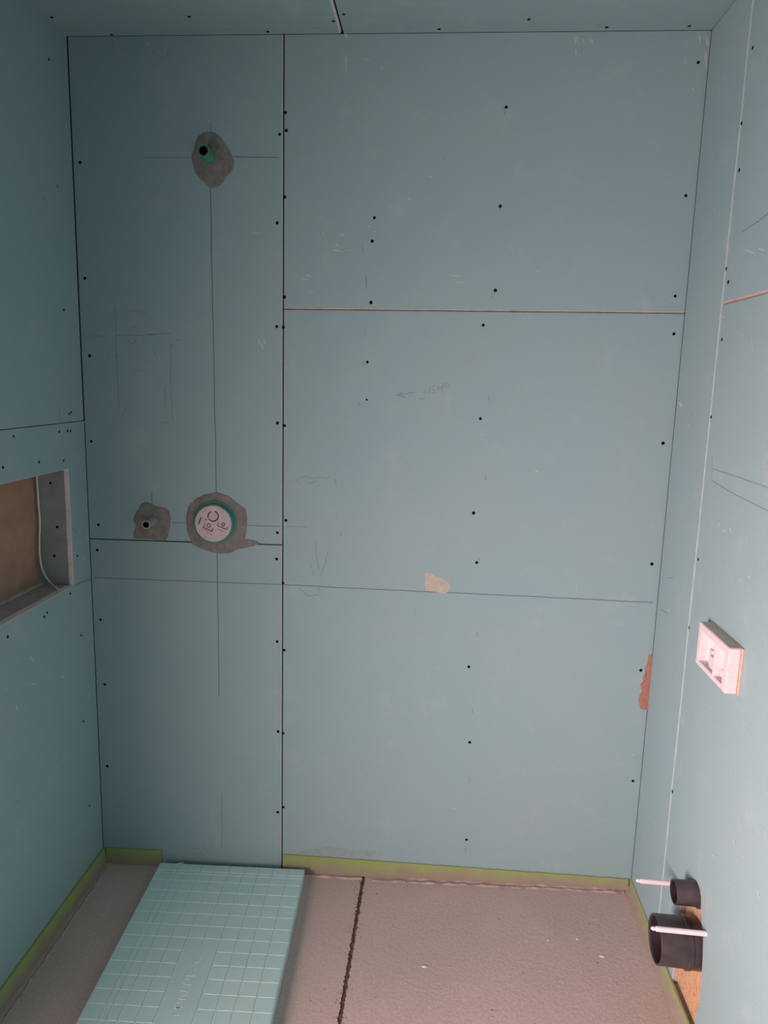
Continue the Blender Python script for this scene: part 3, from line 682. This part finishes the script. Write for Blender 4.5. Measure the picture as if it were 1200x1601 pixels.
o = strokes('worn_print', BACK, [(CZ([(270,690),(420,750)]), .0012), (CZ([(590,688),(750,755)]), .0012), (CZ([(370,780),(420,775),(450,800)]), .001), (CZ([(290,330),(260,480)]), .001), (CZ([(545,570),(560,590)]), .0014)], .001, M_inkfaint, cap, d=.0249, px=False)
o['kind'] = 'stuff'

# ------------------------------------------------------------------ flush plate box on the right wall
fu0, fv1 = RIGHT.px(1093, 972, .03); fu1, fv0 = RIGHT.px(1132, 1083, .03)
fv1 = 1.0295; fv0 = .9265
fb = thing('flush_plate_box', RIGHT.p((fu0+fu1)/2, (fv0+fv1)/2, 0), 'white foam box with two square windows round the flush plate opening on the right wall', 'box')
FW, FH = fu1-fu0, fv1-fv0
def fr(a): return fu0+FW*a
def fz(a): return fv0+FH*a
win = [(.10, .56, .12, .83), (.62, .87, .12, .83)]
bl = [(fr(0), fr(.10), fz(0), fz(1)), (fr(.56), fr(.62), fz(.12), fz(.83)), (fr(.87), fr(1), fz(0), fz(1)), (fr(.10), fr(.87), fz(.83), fz(1)), (fr(.10), fr(.87), fz(0), fz(.12))]
def bevbox(name, pl, b, m, parent, bv=.0012):
    a0,a1,b0,b1,c0,c1 = b; return slab(name, pl, rect(a0,a1,b0,b1), c0, c1, [m, m], parent, bv)
# frame as one mesh: outer ring with two windows
us = [fr(0), fr(.10), fr(.56), fr(.62), fr(.87), fr(1)]; vv = [fz(0), fz(.12), fz(.83), fz(1)]
cells = [[1]*5, [1,0,1,0,1], [1]*5]; vs = []; fs = []
D_ = .0298
def vid(i, j, k): return (k*4+j)*6+i
for k in (0, 1):
    for j in range(4):
        for i in range(6): vs.append(RIGHT.p(us[i], vv[j], D_ if k else .005))
for j in range(3):
    for i in range(5):
        if cells[j][i]:
            for k in (0, 1): fs.append([vid(i,j,k), vid(i+1,j,k), vid(i+1,j+1,k), vid(i,j+1,k)])
            for (di, dj, a, b) in ((-1,0,(i,j),(i,j+1)), (1,0,(i+1,j),(i+1,j+1)), (0,-1,(i,j),(i+1,j)), (0,1,(i,j+1),(i+1,j+1))):
                ii, jj = i+di, j+dj
                if not (0 <= ii < 5 and 0 <= jj < 3) or not cells[jj][ii]: fs.append([vid(*a,0), vid(*b,0), vid(*b,1), vid(*a,1)])
fo = mesh('frame', vs, fs, M_foamw, fb)
md = fo.modifiers.new('bevel', 'BEVEL'); md.width = .0018; md.segments = 2; md.limit_method = 'ANGLE'
slab('base_flange', RIGHT, rough(rect(fr(-.012), fr(1.02), fz(-.015), fz(1.02)), .0008, .02), .0003, .0048, [M_peach, M_peach], fb, .0012)
boxes('top_liner', RIGHT, [(fr(.01), fr(.985), fz(1)+.0001, fz(1)+.0012, .0052, D_-.002)], simple('brown_liner', (.72, .55, .48), .8), fb)
bevbox('recess_floor', RIGHT, (fr(.08), fr(.89), fz(.10), fz(.85), .005, .010), M_foamin, fb)
bevbox('inner_block', RIGHT, (fr(.33), fr(.50), fz(.13), fz(.42), .0095, .022), M_foamw, fb)
bevbox('inner_block', RIGHT, (fr(.22), fr(.33), fz(.13), fz(.50), .0095, .016), M_foamw, fb)
bevbox('inner_block', RIGHT, (fr(.63), fr(.80), fz(.13), fz(.30), .0095, .017), M_foamw, fb)
boxes('slit', RIGHT, [(fr(.838), fr(.85), fz(.14), fz(.40), .0099, .0106)], M_dark, fb)

# ------------------------------------------------------------------ toilet connections on the right wall
def rpx(x, y): return RIGHT.px(x, y)
bu, bv_ = .511, .2335; Lb = .089
t = thing('drain_pipe', RIGHT.p(bu, bv_, 0), 'large black open drain pipe sticking out of the right wall, below the small pipe', 'pipe')
lathe('pipe_body', RIGHT.p(bu, bv_, -T), RIGHT.N, [(.0605, 0), (.0605, .026), (.0625, .028), (.0625, .036), (.0585, .038), (.0575, Lb+T-.001), (.057, Lb+T), (.0535, Lb+T), (.052, Lb+T-.004), (.052, .006)],
      [M_black, M_blackin], t, 56, [0]*7+[0,1,1])
su, sv = RIGHT.px(1052.5, 1394, .052)
t = thing('flush_pipe', RIGHT.p(su, sv, 0), 'small black open flush pipe sticking out of the right wall above the large drain pipe', 'pipe')
lathe('pipe_body', RIGHT.p(su, sv, -T), RIGHT.N, [(.0335, 0), (.0335, .012), (.0300, .0135), (.0292, .052+T-.001), (.0288, .052+T), (.0265, .052+T), (.0262, .052+T-.003), (.0262, .006)], [M_black, M_blackin], t, 40, [0]*6+[1,1])
scuff_w = simple('scratch', (.5,.46,.46), .8)
def rod(u, v, L, label):
    t = thing('fixing_rod', RIGHT.p(u, v, 0), label, 'rod', 'toilet fixing rods')
    lathe('sleeve', RIGHT.p(u, v, .0005), RIGHT.N, [(.0062, 0), (.0062, L-.012), (.0058, L-.0115)], [M_white], t, 20)
    lathe('rod_tip', RIGHT.p(u, v, L-.012), RIGHT.N, [(.0042, 0), (.0042, .005), (.0048, .0055), (.0048, .008), (.0040, .0085), (.0028, .012)], [M_white], t, 16)
ru2, rv2 = RIGHT.px(1104.5, 1460)
rod(ru2, rv2, .126, 'white sleeved fixing rod in front of the large drain pipe, nearer the camera')
rod(ru2-.183, rv2-.006, .113, 'white sleeved fixing rod behind the small flush pipe, nearer the back corner')
